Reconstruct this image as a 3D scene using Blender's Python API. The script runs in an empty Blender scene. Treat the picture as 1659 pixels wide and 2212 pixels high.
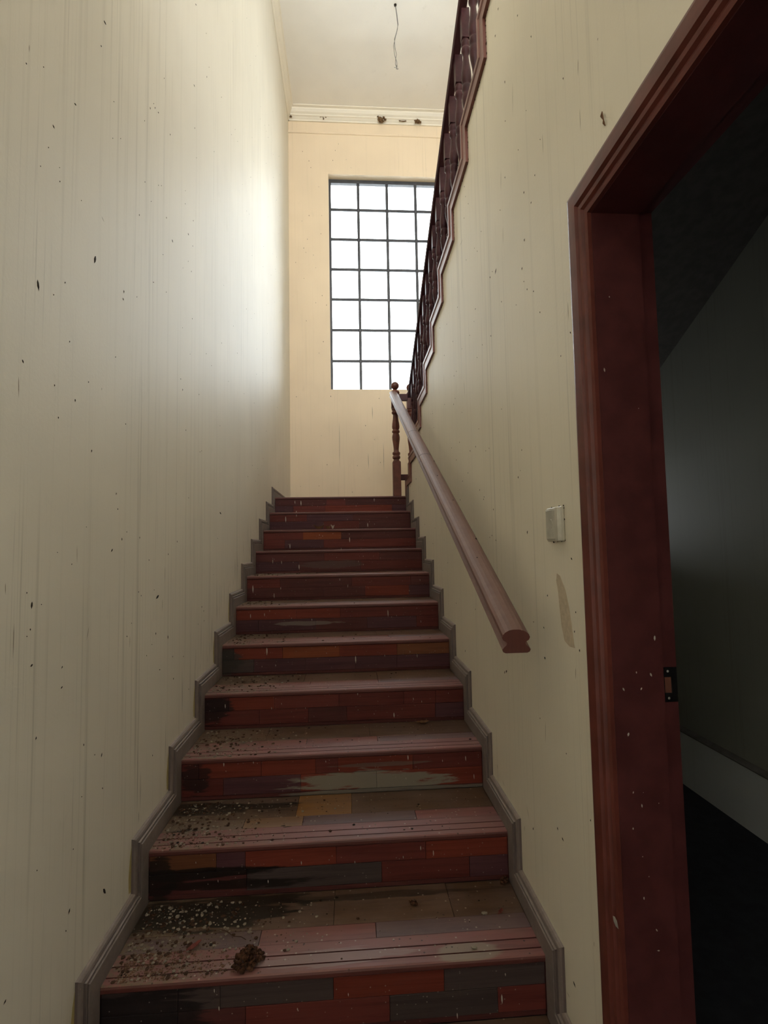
import bpy, bmesh, math, random
from mathutils import Vector, Matrix

random.seed(7)
scene = bpy.context.scene
COL = scene.collection

# ------------------------------------------------------------------ camera, sky, exposure
cd = bpy.data.cameras.new('camera')
cam = bpy.data.objects.new('camera', cd)
COL.objects.link(cam)
cd.sensor_fit = 'HORIZONTAL'
cd.sensor_width = 36.0
cd.lens = 36.0 * 1116.64 / 1659.0
cd.clip_start = 0.02
RX, UP, FW = (0.9976165, -0.0665647, -0.0181805), (0.0136082, -0.0685097, 0.9975576), (0.0676477, 0.9954273, 0.0674406)
cam.matrix_world = Matrix(((RX[0], UP[0], -FW[0], 0.684978), (RX[1], UP[1], -FW[1], -4.862992),
                           (RX[2], UP[2], -FW[2], -0.480499), (0, 0, 0, 1)))
scene.camera = cam

world = bpy.data.worlds.new('overcast_sky')
scene.world = world
world.use_nodes = True
bgn = world.node_tree.nodes['Background']
bgn.inputs['Color'].default_value = (0.90, 0.945, 1.0, 1)
bgn.inputs['Strength'].default_value = 7.0


def portal(name, loc, rot, sx, sy):
    l = bpy.data.lights.new(name, 'AREA')
    l.shape = 'RECTANGLE'; l.size = sx; l.size_y = sy
    l.cycles.is_portal = True
    o = bpy.data.objects.new(name, l); COL.objects.link(o)
    o.location = loc; o.rotation_euler = rot
    return o


portal('window_daylight', (1.235, 1.62, 2.88), (math.radians(-90), 0, 0), 1.6, 2.9)      # skylight through the landing window
portal('hall_daylight', (-3.95, -7.2, -0.5), (0, math.radians(-90), 0), 2.9, 3.2)        # skylight through the open hall front
portal('room_fill_portal', (2.05, -0.47, -0.35), (math.radians(-90), 0, 0), 0.4, 0.4)       # portal at an unseen opening added to light the dark room
portal('upper_fill_portal', (1.37, -6.0, 3.6), (math.radians(90), 0, 0), 2.6, 2.7)          # portal at an unseen upper window added and enlarged as fill

vs = scene.view_settings
vs.view_transform = 'Standard'
vs.look = 'None'
vs.gamma = 1.0
vs.exposure = 0.88
vs.use_curve_mapping = False
scene.cycles.use_denoising = True
scene.cycles.max_bounces = 14
scene.cycles.diffuse_bounces = 8

# ------------------------------------------------------------------ measures
G, H = 0.33403, 0.165         # going, rise
W, S = 1.2258, 0.0195         # clear width between skirtings, skirting thickness
XL, XR = -S, W + S            # wall faces
YB = 1.431                    # window wall
ZC = 5.07                     # ceiling
ZF = -1.98                    # lower floor
XF = 2.76                     # far side wall (beyond upper flight / of the dark room)


# ------------------------------------------------------------------ node helper
class NT:
    def __init__(s, name):
        s.m = bpy.data.materials.new(name); s.m.use_nodes = True
        s.t = s.m.node_tree; s.b = s.t.nodes['Principled BSDF']

    def n(s, typ, **kw):
        x = s.t.nodes.new('ShaderNode' + typ)
        ins = kw.pop('ins', {})
        for k, v in kw.items():
            setattr(x, k, v)
        for k, v in ins.items():
            s.set(x.inputs[k], v)
        return x

    def set(s, sock, v):
        if hasattr(v, 'is_output'):
            s.t.links.new(v, sock)
        else:
            if sock.type == 'RGBA' and len(v) == 3:
                v = (*v, 1)
            sock.default_value = v

    def math(s, op, a, b=0.0, c=0.0, clamp=False):
        x = s.n('Math', operation=op, use_clamp=clamp)
        s.set(x.inputs[0], a); s.set(x.inputs[1], b); s.set(x.inputs[2], c)
        return x.outputs[0]

    def mix(s, f, a, b, blend='MIX'):
        x = s.n('Mix', data_type='RGBA', blend_type=blend)
        s.set(x.inputs[0], f); s.set(x.inputs[6], a); s.set(x.inputs[7], b)
        return x.outputs[2]

    def pos(s):
        return s.n('NewGeometry').outputs['Position']

    def sc(s, vec, xyz, off=(0, 0, 0)):
        x = s.n('Mapping')
        s.set(x.inputs['Vector'], vec)
        x.inputs['Scale'].default_value = xyz
        x.inputs['Location'].default_value = off
        return x.outputs[0]

    def noise(s, vec, scale=1.0, detail=3.0, rough=0.55, dist=0.0):
        x = s.n('TexNoise', ins={'Vector': vec, 'Scale': scale, 'Detail': detail, 'Roughness': rough, 'Distortion': dist})
        return x.outputs[0]

    def step(s, v, lo, hi):
        x = s.n('MapRange', interpolation_type='SMOOTHSTEP')
        s.set(x.inputs[0], v); s.set(x.inputs[1], lo); s.set(x.inputs[2], hi)
        return x.outputs[0]

    def bump(s, hgt, strength=0.2, dist=0.002):
        x = s.n('Bump', ins={'Height': hgt, 'Strength': strength, 'Distance': dist})
        s.t.links.new(x.outputs[0], s.b.inputs['Normal'])

    def out(s, col, rough=0.6, spec=0.5):
        s.set(s.b.inputs['Base Color'], col)
        s.set(s.b.inputs['Roughness'], rough)
        s.b.inputs['Specular IOR Level'].default_value = spec
        return s.m


def plaster(name, col, streak=(0.37, 0.34, 0.27), amt=0.46, dots=0.0):
    k = NT(name); P = k.pos()
    big = k.noise(P, 1.1, 3)
    c = k.mix(k.step(big, 0.35, 0.68), col, tuple(v * 0.93 for v in col))
    zone = k.step(k.noise(k.sc(P, (2.2, 2.2, 0.6)), 1.0, 2), 0.35, 0.65)
    st = k.step(k.noise(k.sc(P, (42, 42, 0.55)), 1.0, 4, 0.62), 0.54, 0.80)
    f = k.math('MULTIPLY', st, k.math('MULTIPLY_ADD', zone, amt, amt * 0.45))
    c = k.mix(f, c, streak)
    st2 = k.step(k.noise(k.sc(P, (130, 130, 1.6), (3, 9, 1)), 1.0, 3, 0.6), 0.57, 0.76)
    c = k.mix(k.math('MULTIPLY', st2, k.math('MULTIPLY', zone, amt * 0.9)), c, tuple(v * 0.7 for v in streak))
    grime = k.step(k.noise(k.sc(P, (9, 9, 5), (4, 4, 4)), 1.0, 5, 0.7), 0.60, 0.80)
    c = k.mix(k.math('MULTIPLY', grime, 0.12), c, (0.30, 0.26, 0.17))
    k.bump(k.math('ADD', k.noise(P, 95, 3), k.math('MULTIPLY', k.noise(P, 7, 2), 1.0)), 0.10, 0.003)
    return k.out(c, 0.55, 0.35)


def plain(name, col, rough=0.5, spec=0.5, var=0.12, scale=20, metal=0.0):
    k = NT(name); P = k.pos()
    v = k.step(k.noise(P, scale, 4), 0.3, 0.7)
    c = k.mix(v, col, tuple(max(0, x * (1 - var * 2)) for x in col))
    k.bump(k.noise(P, scale * 6, 3), 0.1, 0.001)
    k.b.inputs['Metallic'].default_value = metal
    return k.out(c, rough, spec)


def patch(k, P, nz, c, cen, rad, col, amt=1.0, rag=1.2):
    x = k.n('VectorMath', operation='SUBTRACT'); k.set(x.inputs[0], P); x.inputs[1].default_value = cen
    y = k.n('VectorMath', operation='DIVIDE'); k.set(y.inputs[0], x.outputs[0]); y.inputs[1].default_value = rad
    z = k.n('VectorMath', operation='LENGTH'); k.set(z.inputs[0], y.outputs[0])
    d = k.math('MULTIPLY_ADD', k.math('SUBTRACT', nz, 0.5), rag * 2, z.outputs['Value'])
    m = k.step(d, 1.08, 0.82)
    return k.mix(k.math('MULTIPLY', m, amt), c, col)


def specks(k, P, scale, prob, size):
    v = k.n('TexVoronoi', ins={'Vector': P, 'Scale': scale})
    near = k.step(v.outputs['Distance'], size, size * 0.55)
    sepc = k.n('SeparateColor', ins={0: v.outputs['Color']})
    pick = k.math('LESS_THAN', sepc.outputs[0], prob)
    return k.math('MULTIPLY', near, pick)


def boards(name, kind):
    """floor-board timber: colour of each piece comes from its object colour; wear, dust and rot have places of their own"""
    k = NT(name); P = k.pos()
    oi = k.n('ObjectInfo')
    base = oi.outputs['Color']
    along = k.sc(P, (2.2, 34, 60))
    g1 = k.noise(along, 1.0, 5, 0.6, 0.6)
    c = k.mix(k.math('MULTIPLY', k.step(g1, 0.38, 0.72), 0.5), base, k.mix(1.0, base, (0.42, 0.36, 0.40), 'MULTIPLY'))
    g2 = k.noise(k.sc(P, (6, 150, 240)), 1.0, 3, 0.6)
    c = k.mix(k.math('MULTIPLY', k.step(g2, 0.55, 0.75), 0.35), c, k.mix(1.0, base, (0.35, 0.3, 0.3), 'MULTIPLY'))
    rag = k.noise(k.sc(P, (5, 30, 38)), 1.0, 4, 0.6, 0.3)
    if kind == 'riser':
        GREY = (0.200, 0.180, 0.145)
        c = patch(k, P, rag, c, (0.77, -8 * G, -1.435), (0.33, 0.05, 0.040), GREY, 0.95)
        c = patch(k, P, rag, c, (0.86, -8 * G, -1.478), (0.46, 0.05, 0.010), (0.15, 0.135, 0.115), 0.9, 0.7)
        c = patch(k, P, rag, c, (0.80, -8 * G, -1.375), (0.20, 0.05, 0.008), (0.13, 0.10, 0.085), 0.6, 1.0)
        c = patch(k, P, rag, c, (0.42, -5 * G, -0.935), (0.17, 0.05, 0.016), (0.16, 0.13, 0.115), 0.75)
        c = patch(k, P, rag, c, (0.55, -3 * G, -0.600), (0.22, 0.05, 0.030), (0.10, 0.07, 0.065), 0.5)
        c = patch(k, P, rag, c, (0.17, -9 * G, -1.570), (0.24, 0.05, 0.022), (0.010, 0.007, 0.006), 0.95)
        c = patch(k, P, rag, c, (0.30, -9 * G, -1.610), (0.26, 0.05, 0.018), (0.012, 0.008, 0.007), 0.9)
        c = patch(k, P, rag, c, (0.03, -9 * G, -1.58), (0.05, 0.05, 0.09), (0.012, 0.009, 0.008), 0.9)
        c = patch(k, P, rag, c, (0.10, -10 * G, -1.735), (0.22, 0.05, 0.075), (0.012, 0.009, 0.010), 0.9)
        c = patch(k, P, rag, c, (0.02, -7 * G, -1.235), (0.09, 0.05, 0.07), (0.014, 0.010, 0.010), 0.85)
        c = patch(k, P, rag, c, (0.02, -6 * G, -1.075), (0.08, 0.05, 0.07), (0.035, 0.030, 0.026), 0.85)
        c = patch(k, P, rag, c, (0.05, -8 * G, -1.40), (0.06, 0.05, 0.07), (0.014, 0.010, 0.010), 0.8)
        haze = k.step(k.noise(k.sc(P, (7, 5, 16)), 1.0, 5, 0.7), 0.52, 0.82)
        c = k.mix(k.math('MULTIPLY', haze, 0.16), c, (0.115, 0.075, 0.066))
        drip = k.step(k.noise(k.sc(P, (120, 3, 5)), 1.0, 3, 0.6), 0.68, 0.78)
        c = k.mix(k.math('MULTIPLY', drip, 0.30), c, (0.20, 0.16, 0.14))
        c = k.mix(k.math('MULTIPLY', specks(k, P, 95, 0.10, 0.22), 0.6), c, (0.30, 0.26, 0.22))
        rough = k.math('MULTIPLY_ADD', haze, 0.2, 0.5)
    else:
        sepp = k.n('SeparateXYZ', ins={0: P})
        dn = k.noise(k.sc(P, (5, 9, 9)), 1.0, 5, 0.7)
        c = k.mix(k.math('MULTIPLY', k.step(dn, 0.34, 0.70), 0.36), c, (0.21, 0.145, 0.125))
        left = k.step(sepp.outputs[0], 0.50, 0.05)
        ln = k.noise(k.sc(P, (26, 40, 40)), 1.0, 5, 0.75)
        c = k.mix(k.math('MULTIPLY', left, k.step(ln, 0.42, 0.60)), c, (0.16, 0.115, 0.075))
        c = k.mix(k.math('MULTIPLY', left, k.step(ln, 0.60, 0.72)), c, (0.035, 0.022, 0.014))
        c = patch(k, P, rag, c, (0.16, -10 * G + 0.26, -1.65), (0.40, 0.075, 0.05), (0.012, 0.009, 0.006), 0.88)
        c = patch(k, P, rag, c, (0.12, -9 * G + 0.27, -1.485), (0.30, 0.045, 0.05), (0.014, 0.010, 0.006), 0.85)
        c = patch(k, P, rag, c, (0.60, -10 * G + 0.30, -1.65), (0.70, 0.014, 0.05), (0.02, 0.013, 0.009), 0.6)
        c = patch(k, P, rag, c, (1.01, -10 * G + 0.035, -1.65), (0.10, 0.035, 0.05), (0.26, 0.21, 0.165), 0.8, 0.5)
        c = patch(k, P, rag, c, (0.62, -10 * G + 0.05, -1.65), (0.30, 0.03, 0.05), (0.30, 0.22, 0.21), 0.55)
        c = k.mix(k.math('MULTIPLY', specks(k, P, 70, 0.10, 0.26), 0.7), c, (0.42, 0.37, 0.30))
        c = k.mix(k.math('MULTIPLY', specks(k, k.sc(P, (1, 1, 1), (5, 2, 1)), 60, 0.10, 0.24), 0.8), c, (0.02, 0.014, 0.010))
        # dust and wear lie on the walked-on top only; the rounded front lip keeps its red varnish
        up = k.step(k.n('SeparateXYZ', ins={0: k.n('NewGeometry').outputs['Normal']}).outputs[2], 0.2, 0.85)
        lip = k.mix(k.math('MULTIPLY', k.step(g1, 0.4, 0.7), 0.5), (0.098, 0.025, 0.021), (0.055, 0.018, 0.016))
        c = k.mix(up, lip, c)
        rough = k.math('MULTIPLY_ADD', dn, 0.35, 0.30)
    k.bump(k.math('ADD', g2, k.math('MULTIPLY', g1, 1.5)), 0.25, 0.0012)
    return k.out(c, rough, 0.16 if kind == 'riser' else 0.42)


def dusty_wood(name, col, dust, amt=0.7, rough=0.45, side=0.1, sideways=0.0):
    """painted timber, dust on faces that point up; sideways pales the side faces too"""
    k = NT(name); P = k.pos()
    nrm = k.n('NewGeometry').outputs['Normal']
    sx = k.n('SeparateXYZ', ins={0: nrm})
    up = k.step(sx.outputs[2], 0.15, 0.85)
    if sideways:
        up = k.math('MAXIMUM', up, k.math('MULTIPLY', k.step(k.math('ABSOLUTE', sx.outputs[0]), 0.5, 0.95), sideways))
    nz = k.noise(P, 22, 5, 0.7)
    g = k.noise(k.sc(P, (60, 5, 5)), 1.0, 4, 0.6)
    c = k.mix(k.math('MULTIPLY', k.step(g, 0.4, 0.7), 0.5), col, tuple(v * 0.6 for v in col))
    f = k.math('MULTIPLY', k.math('MULTIPLY_ADD', up, 1 - side, side), k.math('MULTIPLY_ADD', k.step(nz, 0.25, 0.7), 0.4, 0.6))
    c = k.mix(k.math('MULTIPLY', f, amt), c, dust)
    c = k.mix(k.math('MULTIPLY', specks(k, P, 110, 0.05, 0.2), 0.6), c, (0.3, 0.26, 0.2))
    k.bump(nz, 0.12, 0.001)
    return k.out(c, k.math('MULTIPLY_ADD', f, 0.25, rough), 0.5)


M = {
    'wall': plaster('cream_wall_paint', (0.755, 0.71, 0.61)),
    'wall_right': plaster('cream_wall_paint_right', (0.755, 0.70, 0.575)),
    'wall_back': plaster('cream_wall_paint_bounce_tint', (0.79, 0.645, 0.46), (0.40, 0.33, 0.22), 0.24),  # same cream paint with warm bounced light put into its colour
    'ceiling': plaster('white_ceiling_paint', (0.88, 0.85, 0.79), (0.6, 0.55, 0.45), 0.05),
    'cornice': plaster('white_cornice_paint', (0.82, 0.76, 0.64), (0.5, 0.45, 0.35), 0.08),
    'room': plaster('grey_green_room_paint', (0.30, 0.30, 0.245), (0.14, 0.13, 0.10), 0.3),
    'room_base': plaster('pale_base_paint', (0.62, 0.63, 0.59), (0.2, 0.2, 0.18), 0.2),
    'concrete': plain('bare_concrete', (0.22, 0.20, 0.18), 0.85),
    'floor': plain('dark_floor_tiles', (0.045, 0.046, 0.055), 0.7, 0.2),
    'riser': boards('riser_boards', 'riser'),
    'tread': boards('tread_boards', 'tread'),
    'skirt': dusty_wood('dusty_skirting_paint', (0.085, 0.060, 0.056), (0.33, 0.275, 0.25), 0.85, 0.5, 0.14, 0.62),
    'rail': dusty_wood('dusty_brown_rail_paint', (0.105, 0.030, 0.022), (0.215, 0.135, 0.115), 0.8, 0.36, 0.05),
    'maroon': plain('maroon_gloss_paint', (0.095, 0.027, 0.027), 0.38, 0.25, 0.15, 14),
    'casing': plain('maroon_casing_paint', (0.140, 0.036, 0.027), 0.40, 0.3, 0.15, 14),
    'newel': plain('red_brown_varnish', (0.17, 0.048, 0.028), 0.36, 0.5, 0.2, 18),
    'balu': plain('dark_red_varnish', (0.055, 0.018, 0.020), 0.40, 0.12, 0.2, 18),
    'kerb': dusty_wood('kerb_paint', (0.165, 0.050, 0.038), (0.24, 0.14, 0.12), 0.5, 0.4, 0.1),
    'iron': plain('dark_window_iron', (0.055, 0.055, 0.062), 0.5),
    'lock': plain('dark_steel', (0.05, 0.048, 0.05), 0.35, 0.5, 0.2, 60, 0.8),
    'bolt_hole': plain('rusty_hole', (0.17, 0.06, 0.035), 0.7),
    'switch': plain('painted_plastic', (0.56, 0.535, 0.44), 0.45),
    'switch_grey': plain('grey_plate', (0.50, 0.485, 0.41), 0.5),
    'mud': plain('dry_mud', (0.20, 0.115, 0.055), 0.95, 0.2, 0.3, 60),
    'clump': plain('dry_brown_nest', (0.115, 0.050, 0.027), 0.95, 0.2, 0.4, 90),
    'dropping': plain('dark_dropping', (0.030, 0.022, 0.016), 0.8, 0.2),
    'streak': plain('grey_brown_streak', (0.27, 0.235, 0.165), 0.8, 0.2),
    'drip': plain('black_drip_stain', (0.20, 0.18, 0.14), 0.8, 0.2),
    'yellow': plain('yellowed_paint', (0.52, 0.43, 0.19), 0.6, 0.3),
    'white': plain('white_dropping', (0.50, 0.45, 0.40), 0.8, 0.2),
    'chip': plain('bare_grey_wood', (0.36, 0.34, 0.30), 0.8, 0.2),
    'crumb_light': plain('plaster_crumb', (0.28, 0.24, 0.19), 0.95, 0.2),
    'crumb_dark': plain('wood_crumb', (0.075, 0.040, 0.024), 0.95, 0.2),
    'crumb_brown': plain('brown_crumb', (0.17, 0.095, 0.06), 0.95, 0.2),
    'ochre': plain('ochre_stain', (0.36, 0.30, 0.10), 0.8, 0.2),
    'wire': plain('wire_sheath', (0.16, 0.15, 0.14), 0.5),
    'leaf': plain('dry_leaf', (0.17, 0.085, 0.04), 0.8, 0.3),
    'patch': plain('bare_render', (0.55, 0.46, 0.34), 0.9, 0.2, 0.08, 80),
    'red_leaf': plain('red_leaf', (0.17, 0.03, 0.02), 0.7),
}
k = NT('window_glass')
k.t.nodes.remove(k.b)
tr = k.n('BsdfTransparent', ins={'Color': (0.93, 0.95, 0.94)})
gl = k.n('BsdfGlossy', ins={'Roughness': 0.03})
fr = k.n('Fresnel', ins={'IOR': 1.45})
mx = k.n('MixShader', ins={0: fr.outputs[0], 1: tr.outputs[0], 2: gl.outputs[0]})
k.t.links.new(mx.outputs[0], k.t.nodes['Material Output'].inputs['Surface'])
M['glass'] = k.m


# ------------------------------------------------------------------ mesh helpers
def link(name, me, mat, parent=None, smooth=False):
    o = bpy.data.objects.new(name, me)
    COL.objects.link(o)
    if mat and not me.materials:
        me.materials.append(M[mat])
    if smooth:
        for p in me.polygons:
            p.use_smooth = True
    if parent:
        o.parent = parent
    return o


def mesh(bm, name='mesh', norm=True):
    if norm:
        bmesh.ops.recalc_face_normals(bm, faces=bm.faces)
    me = bpy.data.meshes.new(name)
    bm.to_mesh(me); bm.free()
    return me


def box(bm, x0, x1, y0, y1, z0, z1, bev=0.0):
    vs_ = [bm.verts.new((x, y, z)) for x in (x0, x1) for y in (y0, y1) for z in (z0, z1)]
    fs = [bm.faces.new([vs_[i] for i in f]) for f in ((0, 1, 3, 2), (4, 6, 7, 5), (0, 4, 5, 1), (2, 3, 7, 6), (0, 2, 6, 4), (1, 5, 7, 3))]
    if bev:
        ed = list({e for f in fs for e in f.edges})
        bmesh.ops.bevel(bm, geom=ed, offset=bev, segments=1, affect='EDGES')


def boxo(name, mat, parent, *a, bev=0.0):
    bm = bmesh.new(); box(bm, *a, bev=bev)
    return link(name, mesh(bm), mat, parent)


def loft(bm, rings, close=True, caps=True):
    """rings: lists of points with equal length"""
    R = [[bm.verts.new(p) for p in r] for r in rings]
    n = len(R[0])
    for a, b in zip(R, R[1:]):
        for i in range(n if close else n - 1):
            j = (i + 1) % n
            bm.faces.new((a[i], a[j], b[j], b[i]))
    if caps:
        bm.faces.new(R[0][::-1]); bm.faces.new(R[-1])


def lathe(bm, prof, seg=14, cx=0, cy=0):
    rings = [[(cx + r * math.cos(2 * math.pi * i / seg), cy + r * math.sin(2 * math.pi * i / seg), z) for i in range(seg)] for r, z in prof]
    loft(bm, rings)


def prism(bm, poly, axis, a, b):
    """polygon given in the two other axes, extruded along axis from a to b"""
    def pt(p, t):
        return {'x': (t, p[0], p[1]), 'y': (p[0], t, p[1]), 'z': (p[0], p[1], t)}[axis]
    loft(bm, [[pt(p, a) for p in poly], [pt(p, b) for p in poly]])


def tube(bm, pts, r, seg=6):
    pts = [Vector(p) for p in pts]
    rings = []
    for i, p in enumerate(pts):
        d = (pts[min(i + 1, len(pts) - 1)] - pts[max(i - 1, 0)]).normalized()
        a = d.orthogonal().normalized() if i == 0 else (last - d * last.dot(d)).normalized()
        last = a
        b = d.cross(a)
        rr = r[i] if isinstance(r, (list, tuple)) else r
        rings.append([tuple(p + a * (rr * math.cos(2 * math.pi * q / seg)) + b * (rr * math.sin(2 * math.pi * q / seg))) for q in range(seg)])
    loft(bm, rings)


def lump(bm, c, r, seed, rough=0.3, sub=1, squash=(1, 1, 1)):
    rnd = random.Random(seed)
    d = bmesh.ops.create_icosphere(bm, subdivisions=sub, radius=1.0)
    for v in d['verts']:
        q = 1 + rough * (rnd.random() - 0.5) * 2
        v.co = Vector((c[0] + v.co.x * r * squash[0] * q, c[1] + v.co.y * r * squash[1] * q, c[2] + v.co.z * r * squash[2] * q))


def empty(name, loc=(0, 0, 0)):
    o = bpy.data.objects.new(name, None); COL.objects.link(o)
    o.empty_display_size = 0.1
    o.location = loc
    return o


def tag(o, label, cat, group=None):
    o['label'] = label; o['category'] = cat
    if group:
        o['group'] = group
    return o


def struct(o):
    o['kind'] = 'structure'
    return o


def stuff(o):
    o['kind'] = 'stuff'
    return o


# measured marks: (y, z, y, z) on the side walls, (x, z, x, z) on the door jamb, joints of the riser boards
DROP_L = [[-3.385,1.089,-3.366,1.093],[-3.4,0.995,-3.392,0.997],[-3.733,0.61,-3.728,0.609],[-3.668,0.665,-3.668,0.661],[-3.533,0.695,-3.52,0.7],[-3.626,0.557,-3.616,0.552],[-3.64,0.488,-3.64,0.484],[-3.589,0.441,-3.589,0.436],[-3.669,0.419,-3.668,0.415],[-3.592,0.474,-3.592,0.471],[-3.03,1.138,-3.024,1.13],[-2.981,1.182,-2.981,1.171],[-2.953,1.186,-2.941,1.19],[-3.077,1.045,-3.076,1.04],[-3.487,0.462,-3.487,0.459],[-3.11,0.676,-3.109,0.668],[-3.402,0.357,-3.413,0.327],[-3.668,0.147,-3.662,0.118],[-3.555,0.2,-3.555,0.194],[-3.22,0.35,-3.219,0.338],[-3.228,0.321,-3.219,0.314],[-3.12,0.379,-3.12,0.374],[-2.843,0.537,-2.843,0.531],[-2.98,0.504,-2.972,0.503],[-2.884,0.666,-2.883,0.661],[-2.621,1.054,-2.62,1.047],[-2.62,1.114,-2.62,1.109],[-2.507,0.583,-2.507,0.575],[-2.502,1.054,-2.502,1.046],[-2.58,0.942,-2.565,0.938],[-2.289,1.973,-2.289,1.96],[-2.511,1.717,-2.491,1.719],[-2.249,2.063,-2.249,2.056],[-2.493,2.145,-2.474,2.156],[-2.892,1.383,-2.892,1.377],[-3.528,0.059,-3.528,0.053],[-3.27,0.115,-3.27,0.11],[-3.715,-0.059,-3.708,-0.067],[-3.603,0.144,-3.603,0.139],[-3.314,0.901,-3.308,0.901],[-3.066,0.826,-3.066,0.82],[-2.937,0.908,-2.937,0.902],[-2.909,0.926,-2.909,0.921],[-2.787,0.785,-2.77,0.779],[-2.645,0.745,-2.645,0.741],[-2.643,0.479,-2.643,0.475],[-2.535,0.404,-2.535,0.4],[-2.272,0.508,-2.272,0.501],[-2.489,1.521,-2.489,1.511],[-3.261,0.825,-3.261,0.821],[-3.314,0.782,-3.314,0.778],[-3.528,0.058,-3.527,0.054],[-3.429,-0.014,-3.429,-0.02],[-3.59,-0.074,-3.59,-0.081],[-3.495,-0.082,-3.495,-0.092],[-3.57,-0.148,-3.57,-0.155],[-3.192,-0.073,-3.192,-0.079],[-2.587,0.047,-2.586,0.039],[-2.661,0.25,-2.661,0.242],[-2.634,0.213,-2.634,0.202],[-2.395,0.263,-2.394,0.255],[-2.372,-0.009,-2.372,-0.016],[-2.345,0.0,-2.345,-0.006],[-3.403,-0.197,-3.406,-0.208],[-3.238,-0.347,-3.238,-0.354],[-3.206,-0.436,-3.205,-0.448],[-3.069,-0.43,-3.069,-0.439],[-3.265,-0.471,-3.279,-0.481],[-2.688,-0.438,-2.688,-0.449],[-2.791,-0.489,-2.791,-0.498],[-3.493,-0.508,-3.495,-0.512],[-3.56,-0.478,-3.56,-0.481],[-2.985,-0.508,-2.985,-0.515],[-3.675,-0.564,-3.675,-0.569],[-3.655,-0.586,-3.657,-0.605],[-3.62,-0.596,-3.62,-0.599],[-3.073,-0.612,-3.073,-0.619],[-3.05,-0.627,-3.05,-0.633],[-2.883,-0.643,-2.918,-0.653],[-2.934,-0.618,-2.934,-0.622],[-3.425,-0.411,-3.425,-0.414],[-3.158,-0.744,-3.158,-0.751],[-2.913,-0.773,-2.913,-0.785],[-2.786,-0.804,-2.785,-0.823],[-3.659,-0.645,-3.659,-0.651],[-3.671,-0.659,-3.67,-0.663],[-3.645,-0.726,-3.656,-0.729],[-3.525,-0.756,-3.53,-0.763],[-3.522,-0.806,-3.532,-0.81],[-2.997,-0.837,-2.997,-0.843],[-2.72,-0.984,-2.72,-0.992],[-2.873,-0.914,-2.872,-0.92],[-2.289,-0.816,-2.289,-0.824],[-2.327,-0.743,-2.327,-0.756],[-1.993,-0.275,-1.954,-0.284],[-3.125,-0.709,-3.125,-0.713],[-2.597,-0.922,-2.596,-0.929],[-3.625,-0.889,-3.629,-0.897],[-3.311,-1.044,-3.316,-1.058],[-3.354,-1.032,-3.354,-1.037],[-3.415,-0.981,-3.415,-0.99],[-2.932,-1.196,-2.931,-1.205],[-3.42,-1.113,-3.42,-1.117],[-3.291,-1.425,-3.272,-1.451],[-3.465,-1.36,-3.474,-1.373],[-3.483,-1.4,-3.483,-1.406],[-3.609,-1.184,-3.612,-1.187],[-3.457,-1.223,-3.457,-1.228],[-3.704,-1.378,-3.714,-1.383],[-3.305,-1.142,-3.305,-1.149],[-2.519,-1.077,-2.519,-1.086],[-2.718,-0.983,-2.718,-0.991],[-2.87,-0.914,-2.869,-0.92]]
STREAK_L = [[-3.378,0.493,-3.352,0.483],[-3.722,0.668,-3.721,0.641],[-3.725,-0.089,-3.721,-0.161],[-3.747,-0.534,-3.745,-0.572],[-3.396,-0.67,-3.415,-0.728],[-3.715,-0.608,-3.716,-0.722],[-3.353,-0.006,-3.353,-0.019],[-3.134,-0.738,-3.137,-0.801],[-2.824,-0.522,-2.826,-0.624],[-2.848,-0.647,-2.849,-0.722],[-3.471,-0.45,-3.467,-0.524]]
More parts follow.
